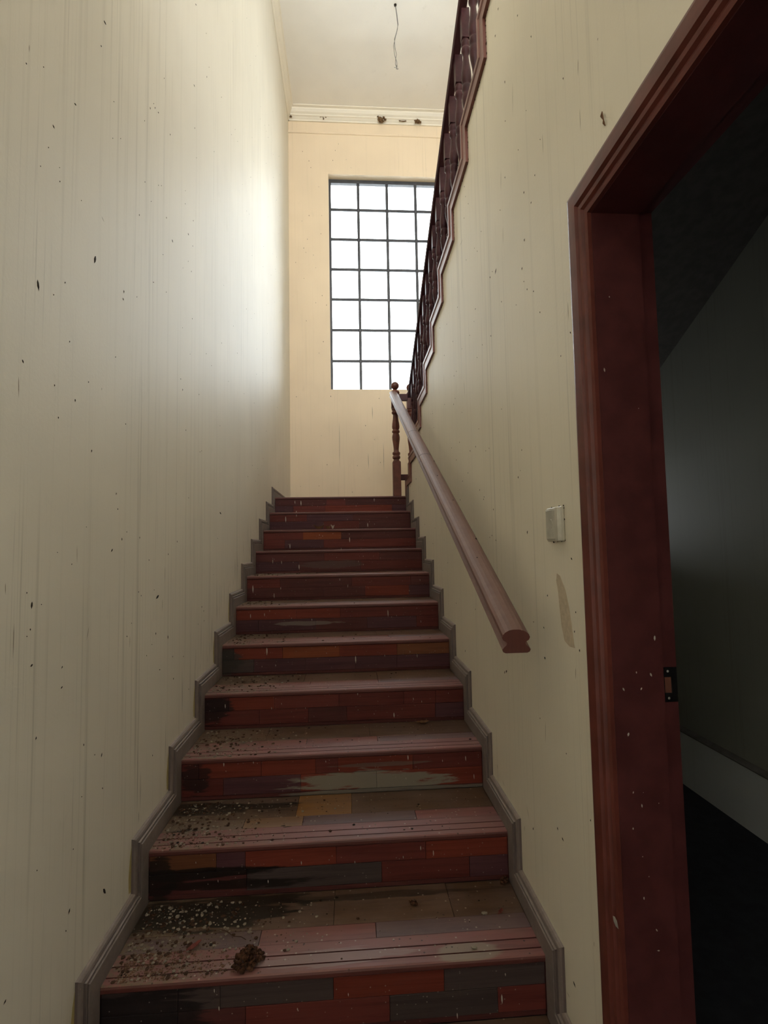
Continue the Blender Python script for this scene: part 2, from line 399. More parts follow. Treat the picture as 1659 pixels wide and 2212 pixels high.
DROP_R = [[-3.397,0.85,-3.394,0.848],[-3.494,0.676,-3.494,0.672],[-3.198,0.99,-3.197,0.984],[-3.444,0.608,-3.443,0.601],[-3.173,0.804,-3.172,0.796],[-3.351,0.623,-3.348,0.614],[-3.409,0.549,-3.403,0.543],[-2.582,1.201,-2.581,1.193],[-2.601,1.137,-2.601,1.131],[-2.647,1.071,-2.646,1.065],[-3.106,0.729,-3.105,0.724],[-2.56,1.061,-2.559,1.054],[-3.34,0.476,-3.336,0.466],[-2.774,0.772,-2.773,0.766],[-2.575,0.848,-2.574,0.842],[-3.036,0.55,-3.016,0.532],[-3.309,0.401,-3.304,0.39],[-2.985,0.565,-2.985,0.56],[-3.347,0.311,-3.344,0.304],[-3.401,0.276,-3.394,0.273],[-3.084,0.399,-3.084,0.392],[-3.24,0.311,-3.24,0.306],[-3.442,0.193,-3.441,0.186],[-2.719,0.545,-2.708,0.543],[-2.684,0.504,-2.684,0.499],[-3.632,0.051,-3.638,0.043],[-2.937,0.335,-2.936,0.326],[-2.807,0.35,-2.806,0.344],[-2.598,0.478,-2.598,0.472],[-2.232,0.599,-2.231,0.592],[-1.875,0.828,-1.874,0.82],[-2.08,0.76,-2.079,0.753],[-2.717,0.33,-2.716,0.324],[-3.573,0.013,-3.572,0.008],[-2.246,0.288,-2.246,0.281],[-2.205,0.271,-2.203,0.26],[-1.954,0.34,-1.952,0.331],[-3.041,0.016,-3.04,0.011],[-2.542,-0.042,-2.541,-0.052],[-3.243,-0.173,-3.242,-0.179],[-2.86,-0.093,-2.859,-0.1],[-2.121,0.052,-2.12,0.045],[-3.208,1.128,-3.206,1.115],[-3.168,1.446,-3.158,1.44],[-3.355,1.212,-3.351,1.205],[-3.124,1.388,-3.114,1.383],[-3.657,0.707,-3.656,0.699],[-2.319,-0.991,-2.317,-1.003],[-3.609,-0.739,-3.609,-0.747],[-3.37,-0.809,-3.38,-0.813],[-2.971,-0.939,-2.969,-0.954],[-2.997,-0.93,-2.996,-0.942],[-3.318,-0.996,-3.318,-1.001],[-3.675,-1.029,-3.673,-1.035],[-3.629,-1.131,-3.629,-1.138],[-3.42,-1.256,-3.424,-1.266],[-3.449,-1.268,-3.461,-1.275],[-3.221,-1.361,-3.22,-1.372],[-3.657,-1.369,-3.666,-1.381],[-3.67,-1.389,-3.674,-1.4],[-3.485,-1.605,-3.502,-1.611],[-3.607,-0.739,-3.61,-0.748],[-3.585,-0.697,-3.583,-0.705],[-3.58,-0.516,-3.589,-0.522],[-3.415,-0.623,-3.413,-0.631],[-3.294,-0.715,-3.293,-0.721],[-3.373,-0.72,-3.38,-0.726],[-3.268,-0.436,-3.265,-0.45],[-2.893,-0.338,-2.892,-0.348],[-2.693,-0.24,-2.692,-0.249],[-2.751,-0.286,-2.75,-0.294],[-2.366,-0.16,-2.365,-0.169],[-3.199,-0.254,-3.198,-0.264],[-3.222,-0.238,-3.221,-0.242],[-2.486,-0.137,-2.485,-0.145],[-2.914,-0.459,-2.913,-0.467],[-2.86,-0.44,-2.859,-0.447],[-2.828,-0.447,-2.828,-0.453],[-2.32,-0.989,-2.318,-1.005],[-1.926,-0.573,-1.925,-0.582],[-3.37,-0.807,-3.382,-0.81],[-2.99,-0.932,-2.988,-0.947]]
STREAK_R = [[-2.454,0.34,-2.468,0.197],[-1.949,0.537,-1.955,0.416],[-2.531,0.983,-2.427,0.983],[-3.626,0.144,-3.627,0.065],[-2.478,0.824,-2.48,0.723],[-3.131,0.667,-3.12,0.562],[-3.74,0.684,-3.734,0.622],[-3.834,0.63,-3.833,0.62],[-3.511,0.693,-3.509,0.595],[-3.737,0.565,-3.735,0.477],[-3.287,1.079,-3.268,0.9],[-3.132,0.881,-3.118,0.765],[-3.619,-1.41,-3.617,-1.431],[-3.437,-1.668,-3.464,-1.669],[-3.137,-1.396,-3.133,-1.425],[-2.83,-1.324,-2.836,-1.351],[-2.887,-1.358,-2.93,-1.374],[-3.362,-0.976,-3.351,-1.079],[-3.582,-0.782,-3.577,-0.83],[-3.158,-1.31,-3.193,-1.372]]
RJ = {0:[[0.475,0.653],[0.164,0.461,1.093]],1:[[0.319,0.718],[0.463,0.773]],2:[[0.312,0.62],[0.168,0.478]],3:[[0.497,0.908],[0.313,0.769]],4:[[0.218,0.698,1.098],[0.51,0.787,1.087]],5:[[0.358,0.624],[0.132,0.475,0.786,1.09]],6:[[0.06,0.231,0.317,0.625,0.938],[0.165,0.44,0.709,0.936]],7:[[0.11,0.32,0.625,0.935,1.092],[0.251,0.48,0.662,1.088]],8:[[0.066,0.315,0.535,0.626,0.936],[0.164,0.473,0.784]],9:[[0.22,0.317,0.626,0.936],[0.322,0.781,1.089]],10:[[0.202,0.315,0.624,0.935],[0.203,0.384,0.78,1.087]]}
FLECK_J = [[1.338,-0.68,1.337,-0.694],[1.323,-0.759,1.327,-0.769],[1.293,-0.755,1.293,-0.761],[1.261,-0.788,1.265,-0.797],[1.304,-0.789,1.3,-0.796],[1.27,-0.881,1.267,-0.891],[1.274,-1.002,1.272,-1.008],[1.295,-1.005,1.295,-1.007],[1.29,-1.028,1.291,-1.038],[1.328,-1.028,1.327,-1.031],[1.269,-1.075,1.269,-1.081],[1.285,-1.214,1.285,-1.222],[1.307,-1.279,1.311,-1.286],[1.314,-1.323,1.307,-1.322],[1.298,-1.174,1.298,-1.177],[1.288,-1.135,1.285,-1.135],[1.254,-0.092,1.255,-0.104],[1.329,-0.183,1.328,-0.186],[1.274,0.072,1.274,0.067]]
CHIP_C = [[-3.763,-1.257,-3.786,-1.267],[-3.795,-1.305,-3.798,-1.309],[-3.812,-1.203,-3.811,-1.212]]
DRIP = {0:[[0.181,-0.031,-0.066],[0.237,-0.031,-0.084],[0.644,-0.001,-0.036],[0.924,-0.009,-0.053]],1:[[0.135,-0.198,-0.254],[0.227,-0.151,-0.207],[0.847,-0.265,-0.306],[0.774,-0.229,-0.242]],2:[[0.208,-0.439,-0.483],[0.618,-0.48,-0.502],[0.687,-0.395,-0.44]],3:[[0.12,-0.556,-0.59],[0.184,-0.567,-0.594],[0.312,-0.597,-0.638],[0.75,-0.578,-0.592]],4:[[0.037,-0.719,-0.774],[0.221,-0.736,-0.754],[0.617,-0.686,-0.705],[0.67,-0.728,-0.752],[0.177,-0.775,-0.812]],5:[[0.084,-0.868,-0.896],[0.167,-0.865,-0.887],[0.915,-0.865,-0.91]],6:[[0.233,-1.007,-1.052],[0.71,-1.067,-1.111],[1.047,-1.07,-1.09]],7:[[0.092,-1.203,-1.225],[0.714,-1.162,-1.188],[1.001,-1.157,-1.175],[0.887,-1.273,-1.299],[0.982,-1.207,-1.22],[1.022,-1.222,-1.233]],8:[[0.165,-1.335,-1.357],[0.283,-1.337,-1.351],[0.915,-1.343,-1.365],[1.157,-1.357,-1.379],[1.19,-1.432,-1.454]],9:[[0.918,-1.521,-1.537],[0.962,-1.538,-1.559],[1.18,-1.49,-1.506]],10:[[1.098,-1.75,-1.777],[0.969,-1.79,-1.807],[0.459,-1.652,-1.662]]}

# ------------------------------------------------------------------ the setting
def wall_from_poly(name, mat, poly, axis, a, b):
    bm = bmesh.new(); prism(bm, poly, axis, a, b)
    return struct(link(name, mesh(bm), mat))


def quads_box(name, mat, boxes):
    bm = bmesh.new()
    for b in boxes:
        box(bm, *b)
    return struct(link(name, mesh(bm), mat))


YH = -5.35                                                   # where the side wall ends and the hall opens to the left
wall_left = quads_box('wall_left', 'wall', [(XL - 0.2, XL, YH, YB + 0.2, ZF - 0.1, ZC + 0.1)])
WX0, WX1, WZ0, WZ1 = 0.481, 1.992, 1.473, 4.262              # window opening
wall_back = quads_box('wall_back', 'wall_back', [
    (XL, WX0, YB, YB + 0.2, -0.3, ZC), (WX1, XF, YB, YB + 0.2, -0.3, ZC),
    (WX0, WX1, YB, YB + 0.2, -0.3, WZ0), (WX0, WX1, YB, YB + 0.2, WZ1, ZC)])

# wall between the two flights: stepped top under the kerb boards, door opening near the camera
DY0, DY1, DZ = -3.774, -4.66, 0.267
def ky(k_):
    return -0.338 - 0.3335 * k_                              # vertical kerb board between level k and k+1
def kz(k_):
    return 0.094 + 0.165 * k_
o_ = 0.055
poly = [(ky(-1) + o_, ZF - 0.1), (ky(-1) + o_, kz(0) + o_)]
for q in range(0, 12):
    poly += [(ky(q) + o_, kz(q) + o_), (ky(q) + o_, kz(q + 1) + o_)]
poly += [(-9.0, kz(12) + o_), (-9.0, ZF - 0.1), (DY1, ZF - 0.1), (DY1, DZ), (DY0, DZ), (DY0, ZF - 0.1)]
wall_right = wall_from_poly('wall_right', 'wall_right', poly, 'x', XR, XR + 0.10)

wall_far = quads_box('wall_far', 'wall', [(XF, XF + 0.15, -9.0, YB + 0.2, 0.0, ZC + 0.1)])
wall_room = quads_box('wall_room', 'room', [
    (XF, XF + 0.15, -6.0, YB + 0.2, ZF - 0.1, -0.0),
    (XR + 0.1, XF, -6.1, -6.0, ZF, 1.72), (XR + 0.1, 1.85, -0.52, -0.42, ZF, 0.1), (2.25, XF, -0.52, -0.42, ZF, 0.1), (1.85, 2.25, -0.52, -0.42, ZF, -0.55), (1.85, 2.25, -0.52, -0.42, -0.15, 0.1)])  # the gap in the end wall is added to let light in
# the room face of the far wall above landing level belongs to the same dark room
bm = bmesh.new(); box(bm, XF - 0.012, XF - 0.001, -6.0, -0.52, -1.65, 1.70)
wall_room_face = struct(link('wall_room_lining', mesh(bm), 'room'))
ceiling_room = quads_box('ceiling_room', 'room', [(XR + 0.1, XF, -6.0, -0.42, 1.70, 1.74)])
floor = quads_box('floor', 'floor', [(-4.2, XF + 0.1, -9.1, -3.6, ZF - 0.12, ZF), (XR + 0.1, XF + 0.1, -3.6, -0.4, ZF - 0.12, ZF)])
ceiling = quads_box('ceiling', 'ceiling', [(XL - 0.2, XF + 0.1, -9.1, YB + 0.2, ZC, ZC + 0.15)])
# upper floor slab over the lower hall, hall walls and upper hall end wall behind the camera, its oversized window added as fill light
quads_box('ceiling_hall', 'ceiling', [(-4.2, XR, -9.1, -4.06, 1.80, 1.98)])
quads_box('wall_hall', 'wall', [
    (-4.2, -4.0, -5.6, -5.35, ZF, 1.8), (-4.2, -4.0, -9.1, -8.8, ZF, 1.8), (-4.2, -4.0, -8.8, -5.6, 0.95, 1.8),
    (-4.2, XL - 0.2, -5.35, -5.25, ZF, 1.8), (-4.2, XR, -9.1, -9.0, ZF, 1.8)])
quads_box('wall_upper', 'wall', [
    (XL - 0.2, XL, -6.1, YH, 1.98, ZC),
    (XL, XF, -6.1, -6.0, 1.98, 2.25), (XL, XF, -6.1, -6.0, 4.95, ZC), (XL, 0.07, -6.1, -6.0, 2.25, 4.95), (2.67, XF, -6.1, -6.0, 2.25, 4.95)])

# cornice: stepped mouldings, and the thin picture rail below it
CP = [(0, 0), (0.018, 0), (0.018, 0.016), (0.030, 0.022), (0.045, 0.034), (0.062, 0.040), (0.062, 0.052), (0.085, 0.066),
      (0.105, 0.090), (0.105, 0.104), (0.135, 0.110), (0.135, 0.12), (0, 0.12)]
bm = bmesh.new(); prism(bm, [(YB - a, ZC - 0.12 + b) for a, b in CP], 'x', XL, XF)
trim_1 = struct(link('trim_1', mesh(bm), 'cornice'))
bm = bmesh.new(); prism(bm, [(XL + a * 0.55, ZC - 0.12 + b) for a, b in CP], 'y', YH, YB - 0.001)
trim_2 = struct(link('trim_2', mesh(bm), 'cornice'))
bm = bmesh.new(); prism(bm, [(YB, 4.792), (YB - 0.010, 4.796), (YB - 0.014, 4.808), (YB - 0.010, 4.822), (YB, 4.828)], 'x', XL, XF)
trim_3 = struct(link('trim_3', mesh(bm), 'wall_back'))

# ------------------------------------------------------------------ window: iron grille of 4 x 7 panes
window = struct(empty('window_1', (1.235, YB + 0.1, WZ0)))
WY = YB + 0.095
def part(name, mat, parent, *a, bev=0.0):
    bm = bmesh.new(); box(bm, *a, bev=bev)
    me = mesh(bm); me.transform(Matrix.Translation(-Vector(parent.location)))
    return link(name, me, mat, parent)
part('frame', 'iron', window, WX0, WX0 + 0.028, WY, WY + 0.05, WZ0, WZ1)
part('frame', 'iron', window, WX1 - 0.022, WX1, WY, WY + 0.05, WZ0, WZ1)
part('frame', 'iron', window, WX0 + 0.022, WX1 - 0.022, WY, WY + 0.05, WZ1 - 0.046, WZ1)
part('frame', 'iron', window, WX0 + 0.022, WX1 - 0.022, WY, WY + 0.05, WZ0, WZ0 + 0.022)
VX = [0.859, 1.231, 1.604]
HZ = [3.866, 3.468, 3.069, 2.673, 2.272, 1.871]
for x in VX:
    part('vertical_bar', 'iron', window, x - 0.0175, x + 0.0175, WY + 0.004, WY + 0.034, WZ0 + 0.022, WZ1 - 0.034, bev=0.004)
for z in HZ:
    part('horizontal_bar', 'iron', window, WX0 + 0.022, WX1 - 0.022, WY + 0.008, WY + 0.030, z - 0.0165, z + 0.0165, bev=0.003)
xs = [WX0 + 0.022] + VX + [WX1 - 0.022]
zs = [WZ0 + 0.022] + HZ[::-1] + [WZ1 - 0.034]
for i in range(4):
    for j in range(7):
        part('pane', 'glass', window, xs[i] + 0.002, xs[i + 1] - 0.002, WY + 0.036, WY + 0.040, zs[j] + 0.002, zs[j + 1] - 0.002)

# ------------------------------------------------------------------ door: casing, jamb, stop, strike plate
door = struct(empty('door_1', (XR, (DY0 + DY1) / 2, ZF)))
# casing profile across its 86 mm face: (distance from the opening, thickness proud of the wall)
CA = [(0.0, 0.0), (0.0, 0.013), (0.008, 0.016), (0.014, 0.010), (0.020, 0.010), (0.024, 0.017), (0.032, 0.019), (0.037, 0.013),
      (0.041, 0.013), (0.046, 0.021), (0.058, 0.022), (0.074, 0.023), (0.080, 0.022), (0.086, 0.014), (0.086, 0.0)]
ox, oy, oz = door.location
def casing_side(y_open, sgn):
    bm = bmesh.new()
    r0 = [(XR - t - ox, y_open + sgn * d - oy, ZF - oz) for d, t in CA]
    r1 = [(XR - t - ox, y_open + sgn * d - oy, DZ + d - oz) for d, t in CA]
    loft(bm, [r0, r1]); link('casing', mesh(bm), 'casing', door)
casing_side(DY0, 1); casing_side(DY1, -1)
bm = bmesh.new()
loft(bm, [[(XR - t - ox, DY0 + d - oy, DZ + d - oz) for d, t in CA], [(XR - t - ox, DY1 - d - oy, DZ + d - oz) for d, t in CA]])
link('casing', mesh(bm), 'casing', door)
JX0, JX1, JX2 = XR - 0.004, XR + 0.108, XR + 0.145
part('jamb', 'maroon', door, JX0, JX1, DY0 - 0.002, DY0 + 0.02, ZF, DZ + 0.02)
part('jamb', 'maroon', door, JX1, JX2, DY0 + 0.010, DY0 + 0.03, ZF, DZ + 0.015)
part('jamb', 'maroon', door, JX0, JX1, DY1 - 0.02, DY1 + 0.002, ZF, DZ + 0.02)
part('jamb', 'maroon', door, JX1, JX2, DY1 - 0.02, DY1 - 0.004, ZF, DZ + 0.015)
part('head_jamb', 'maroon', door, JX0, JX1, DY1, DY0, DZ - 0.002, DZ + 0.02)
part('head_jamb', 'maroon', door, JX1, JX2, DY1, DY0 + 0.01, DZ + 0.010, DZ + 0.02)
# strike plate let into the back strip of the jamb
bm = bmesh.new()
sx0, sx1, sz0, sz1 = JX1 + 0.003, JX2 - 0.002, -0.825, -0.752
hx0, hx1, hz0, hz1 = sx0 + 0.004, sx0 + 0.020, -0.806, -0.772
for (a, b, c_, d) in ((sx0, sx1, sz0, hz0), (sx0, sx1, hz1, sz1), (sx0, hx0, hz0, hz1), (hx1, sx1, hz0, hz1)):
    box(bm, a, b, DY0 + 0.007, DY0 + 0.0105, c_, d)
me = mesh(bm); me.transform(Matrix.Translation(-Vector(door.location)))
sp = link('strike_plate', me, 'lock', door)
pl = part('bolt_pocket', 'bolt_hole', door, hx0, hx1, DY0 + 0.0095, DY0 + 0.0105, hz0, hz1)
for zz in (-0.760, -0.817):
    bm = bmesh.new(); lump(bm, (sx0 + 0.012 - ox, DY0 + 0.007 - oy, zz - oz), 0.0028, 3, 0.0, 2, (1, 0.4, 1))
    link('screw', mesh(bm), 'chip', door, True)

# ------------------------------------------------------------------ base of the dark room's wall
bb = quads_box('baseboard_room', 'room_base', [(XF - 0.030, XF - 0.0125, -6.0, -0.53, ZF, -1.655)])
bm = bmesh.new(); prism(bm, [(XF - 0.036, -1.66), (XF - 0.040, -1.652), (XF - 0.036, -1.642), (XF - 0.0125, -1.632), (XF - 0.0125, -1.66)], 'y', -6.0, -0.53)
struct(link('trim_4', mesh(bm), 'concrete'))

# ------------------------------------------------------------------ staircase
stair = tag(empty('staircase', (W / 2, -1.8, ZF)), 'worn maroon wooden staircase climbing between two cream walls to the landing', 'staircase')
SO = Vector(stair.location)
def put(name, bm, mat, parent, smooth=False, color=None, norm=True):
    me = mesh(bm, norm=norm); me.transform(Matrix.Translation(-SO))
    o = link(name, me, mat, parent, smooth)
    if color:
        o.color = (*color, 1)
    return o
def hexlin(r, g, b):
    f = lambda v: ((v / 255 + 0.055) / 1.055) ** 2.4 if v > 10 else v / 255 / 12.92
    return (f(r), f(g), f(b))
RED, BRIGHT, ORANGE, DARK, PURPLE, CHAR, BROWN = [(0.125, 0.029, 0.024), (0.165, 0.033, 0.021), (0.225, 0.058, 0.023), (0.092, 0.028, 0.026),
                                                  (0.082, 0.032, 0.038), (0.062, 0.044, 0.042), (0.15, 0.055, 0.026)]
RC = {0: ([DARK, RED, DARK], [PURPLE, RED, BRIGHT, PURPLE]), 1: ([RED, PURPLE, DARK], [PURPLE, RED, DARK]),
      2: ([RED, ORANGE, DARK], [RED, PURPLE, RED]), 3: ([DARK, RED, DARK], [PURPLE, DARK, RED]),
      4: ([RED, DARK, RED, DARK], [DARK, DARK, BRIGHT, PURPLE]), 5: ([BRIGHT, BRIGHT, RED], [PURPLE, PURPLE, DARK, PURPLE, RED]),
      6: ([CHAR, BRIGHT, BRIGHT, ORANGE, BRIGHT, BROWN], [CHAR, PURPLE, PURPLE, PURPLE, PURPLE]),
      7: ([DARK, BRIGHT, RED, RED, RED, RED], [RED, RED, DARK, RED, PURPLE]),
      8: ([RED, BRIGHT, BRIGHT, RED, BRIGHT, RED], [RED, PURPLE, BRIGHT, BRIGHT]),
      9: ([BROWN, PURPLE, BRIGHT, RED, BRIGHT], [DARK, CHAR, RED, PURPLE]),
      10: ([CHAR, CHAR, CHAR, BRIGHT, CHAR], [CHAR, DARK, RED, CHAR, RED]), 11: ([RED, DARK, RED], [DARK, RED, CHAR])}
RJ[11] = [[0.4, 0.85], [0.3, 0.8]]
MAUVE, GREY_P, TAN, DUSTR, OCHRE = (0.230, 0.085, 0.078), (0.135, 0.082, 0.088), (0.105, 0.057, 0.032), (0.200, 0.070, 0.062), (0.240, 0.110, 0.025)
rng = random.Random(3)
def jit(c, a=0.12):
    f = 1 + rng.uniform(-a, a)
    return tuple(max(0, v * f) for v in c)
RS = 0.007                                                   # the nosing stands this far proud of the riser
for n in range(12):
    yn, zn = -n * G, -n * H
    yr = yn + RS                                             # riser face
    yback = yn + G + RS
    # tread: carcass plus grooved nosing board
    if n > 0:
        bm = bmesh.new()
        box(bm, -S, W + S, yn + 0.115, yback + 0.01, zn - 0.030, zn - 0.012)
        tread = put('tread', bm, 'tread', stair, color=TAN)
        yw = [yn + 0.111, yn + 0.175 + rng.uniform(-0.004, 0.004), yback]
        cuts = {0: sorted([rng.uniform(0.25, 0.5), rng.uniform(0.65, 1.0)]), 1: sorted([rng.uniform(0.3, 0.55), rng.uniform(0.7, 1.0)])}
        if n == 9:
            cuts = {0: [0.285, 0.50, 0.92], 1: [0.469, 0.680]}
        if n == 10:
            cuts = {0: [0.40, 0.75], 1: [0.62, 1.0]}
        for row in (0, 1):
            ed = [0.0] + cuts[row] + [W]
            for i in range(len(ed) - 1):
                col = jit([GREY_P, MAUVE, DUSTR][rng.randrange(3)] if row == 0 else TAN)
                if n == 9 and row == 1 and i == 1:
                    col = OCHRE
                if n == 9 and row == 0:
                    col = [(0.16, 0.105, 0.075), (0.22, 0.12, 0.06), GREY_P, MAUVE][i]
                if n == 10 and row == 0:
                    col = [GREY_P, MAUVE, GREY_P][i]
                bm = bmesh.new()
                up = rng.uniform(-0.0008, 0.0008)
                box(bm, ed[i] + 0.0006, ed[i + 1] - 0.0006, yw[row] + 0.0007, yw[row + 1] - 0.0007, zn - 0.014, zn + up - 0.0004, bev=0.0009)
                put('plank', bm, 'tread', tread, color=col)
        bm = bmesh.new()
        t = zn
        prof = [(yn + 0.111, t - 0.022), (yn + 0.111, t - 0.001), (yn + 0.110, t), (yn + 0.0700, t), (yn + 0.0692, t - 0.004), (yn + 0.0662, t - 0.004),
                (yn + 0.0654, t), (yn + 0.0325, t), (yn + 0.0317, t - 0.004), (yn + 0.0287, t - 0.004), (yn + 0.0279, t), (yn + 0.007, t), (yn + 0.002, t - 0.002),
                (yn, t - 0.007), (yn, t - 0.016), (yn + 0.004, t - 0.021), (yn + 0.009, t - 0.022)]
        prism(bm, prof, 'x', 0.0, W)
        put('nosing', bm, 'tread', tread, color=jit(MAUVE, 0.08))
    else:
        bm = bmesh.new()
        prof = [(YB, -0.022), (YB, 0.0), (0.007, 0), (0.002, -0.002), (0, -0.007), (0, -0.016), (0.004, -0.021), (0.009, -0.022)]
        prism(bm, prof, 'x', -S, XR)
        put('landing_floor', bm, 'tread', stair, color=MAUVE)
    # riser: backing with the narrow strip at its foot, two rows of planks
    bm = bmesh.new()
    box(bm, -S, W + S, yr + 0.007, yr + 0.02, zn - H, zn - 0.012)
    box(bm, 0.0, W, yr + 0.001, yr + 0.0075, zn - H, zn - H + 0.0145, bev=0.0008)
    riser = put('riser', bm, 'riser', stair, color=jit(DARK))
    zr = [zn - 0.0175, zn - 0.0815, zn - H + 0.0155]
    for row in (0, 1):
        ed = [0.0] + RJ[n][row] + [W]
        cs = RC[n][row]
        for i in range(len(ed) - 1):
            bm = bmesh.new()
            up = rng.uniform(-0.0006, 0.0008)
            box(bm, ed[i] + 0.0005, ed[i + 1] - 0.0005, yr - up, yr + 0.0075, zr[row + 1] + 0.0006, zr[row] - 0.0006, bev=0.0008)
            put('plank', bm, 'riser', riser, color=jit(cs[min(i, len(cs) - 1)], 0.10))
# concrete body under the boards, and the upper flight behind the wall
bm = bmesh.new()
poly = [(YB, -0.32), (YB, -0.024)]
for n in range(0, 12):
    poly += [(-n * G + 0.03, -n * H - 0.031), (-n * G + 0.03, -(n + 1) * H - 0.031)]
poly += [(-11 * G + 0.03, ZF), (-3.2, ZF), (0.35, -0.32)]
prism(bm, poly, 'x', -S, XR)
put('stair_body', bm, 'concrete', stair)
bm = bmesh.new()
poly = [(-0.05, -0.1), (-0.05, 0.0)]
for n in range(12):
    poly += [(-0.23 - n * G, n * H), (-0.23 - n * G, (n + 1) * H)]
poly += [(-4.3, 1.98), (-4.3, 1.74), (-3.9, 1.74)]
prism(bm, poly, 'x', XR + 0.1, XF)
box(bm, XR + 0.001, XF, 0.05, YB, -0.10, 0.0)
struct(link('floor_upper_flight', mesh(bm), 'concrete'))

# skirting: profiled boards zig-zagging up both walls, mitred at every corner
DA, DB = 0.0939, 0.0892
PR = [(0.0, 0.0), (0.0, 0.60), (0.0025, 0.630), (0.0095, 0.640), (0.0095, 0.665), (0.002, 0.685), (0.002, 0.745), (0.0105, 0.765), (0.0105, 0.79),
      (0.0060, 0.82), (0.0080, 0.92), (0.0130, 0.985), (0.017, 1.0), (S, 1.0), (S, 0.0)]   # (recess from the face, share of the width)
def skirt(side):
    def X(t):
        return -t if side < 0 else W + t
    va = [(X(t), -DA * w, -H + DB * w) for t, w in PR]; vb = [(X(t), -DA * w, DB * w) for t, w in PR]
    bm = bmesh.new(); loft(bm, [va, vb]); mv = mesh(bm)
    ha = [(X(t), -DA * w, DB * w) for t, w in PR]; hb = [(X(t), G - DA * w, DB * w) for t, w in PR]
    bm = bmesh.new(); loft(bm, [ha, hb]); mh = mesh(bm)
    for me in (mv, mh):
        me.materials.append(M['skirt'])
    for n in range(12):
        off = Vector((0, -n * G, -n * H)) - SO
        o = link('skirting_board', mv, None, stair); o.location = off
        if n > 0:
            o = link('skirting_board', mh, None, stair); o.location = off
skirt(-1); skirt(1)
bm = bmesh.new()
loft(bm, [[(-t, -DA * w, DB * w) for t, w in PR], [(-t, YB, DB * w) for t, w in PR]])
bl = struct(link('baseboard_left', mesh(bm), 'skirt'))
bm = bmesh.new()
loft(bm, [[(0.001, YB - (S - t), DB * w) for t, w in PR], [(XF - 0.01, YB - (S - t), DB * w) for t, w in PR]])
struct(link('baseboard_back', mesh(bm), 'skirt'))

# ------------------------------------------------------------------ lower handrail with its newel post and landing rails
NX, NY = 1.148, 0.050
railing = tag(empty('stair_railing', (NX, NY, 0.0)), 'dusty brown sloping handrail on the right wall, ending at a turned newel post', 'handrail')
RO = Vector(railing.location)
RP = [(-0.030, 0.0), (0.030, 0.0), (0.0365, 0.003), (0.039, 0.009), (0.034, 0.015), (0.027, 0.021), (0.025, 0.026), (0.028, 0.030), (0.035, 0.034),
      (0.0385, 0.041), (0.036, 0.048), (0.029, 0.055), (0.019, 0.060), (0.008, 0.062)]
RP = RP + [(-x, z) for x, z in RP[::-1][0:]][0:12]
SL = H / G
def rail(bm, x, y0, z0, y1, z1):
    loft(bm, [[(x + a, y0, z0 + b) for a, b in RP], [(x + a, y1, z1 + b) for a, b in RP]])
def rput(name, bm, mat, parent, O, smooth=False):
    me = mesh(bm); me.transform(Matrix.Translation(-O))
    return link(name, me, mat, parent, smooth)
HX = 1.129
zb = lambda y: -0.771 + SL * (y + 3.479)
bm = bmesh.new(); rail(bm, HX, -3.479, zb(-3.479), -0.60, zb(-0.60)); rput('handrail', bm, 'rail', railing, RO)
bm = bmesh.new(); rail(bm, HX, -0.5985, zb(-0.5985), NY - 0.02, zb(NY - 0.02)); rput('handrail', bm, 'rail', railing, RO)
for yb_ in (-1.43, -1.94):
    bm = bmesh.new(); c_ = zb(yb_) + 0.031
    loft(bm, [[(HX + x * 1.012, y, zb(y) + 0.031 + (z - 0.031) * 1.012) for x, z in RP] for y in (yb_, yb_ - 0.004)])
    rput('joint', bm, 'dropping', railing, RO)
def newel(parent, O, x, y):
    bm = bmesh.new()
    hb = 0.0385
    box(bm, x - hb, x + hb, y - hb, y + hb, 0.0, 0.335, bev=0.004)
    lathe(bm, [(0.036, 0.330), (0.032, 0.345), (0.026, 0.352), (0.026, 0.358), (0.036, 0.366), (0.038, 0.378), (0.036, 0.390), (0.027, 0.397), (0.036, 0.404),
               (0.038, 0.415), (0.036, 0.427), (0.026, 0.434), (0.025, 0.455), (0.029, 0.500), (0.036, 0.550), (0.0375, 0.575), (0.033, 0.600), (0.026, 0.612),
               (0.036, 0.619), (0.0375, 0.629), (0.035, 0.640), (0.026, 0.647), (0.033, 0.655), (0.0365, 0.675), (0.034, 0.705), (0.028, 0.745), (0.025, 0.785),
               (0.026, 0.797), (0.036, 0.804), (0.038, 0.814), (0.036, 0.824), (0.027, 0.831), (0.036, 0.838), (0.038, 0.848), (0.035, 0.857), (0.030, 0.866)], 18, x, y)
    box(bm, x - hb, x + hb, y - hb, y + hb, 0.862, 0.985, bev=0.004)
    lathe(bm, [(0.034, 0.982), (0.030, 0.992), (0.040, 1.002), (0.043, 1.014), (0.040, 1.026), (0.022, 1.036), (0.018, 1.044)], 18, x, y)
    o = rput('newel_post', bm, 'newel', parent, O)
    bm = bmesh.new()
    bmesh.ops.create_uvsphere(bm, u_segments=18, v_segments=10, radius=0.0395)
    bmesh.ops.translate(bm, verts=bm.verts, vec=(x, y, 1.080))
    b = rput('ball_finial', bm, 'newel', o, O, True)
    for p in o.data.polygons:
        p.use_smooth = abs(p.normal.z) < 0.98 and p.area < 0.0012
    return o
newel(railing, RO, NX, NY)

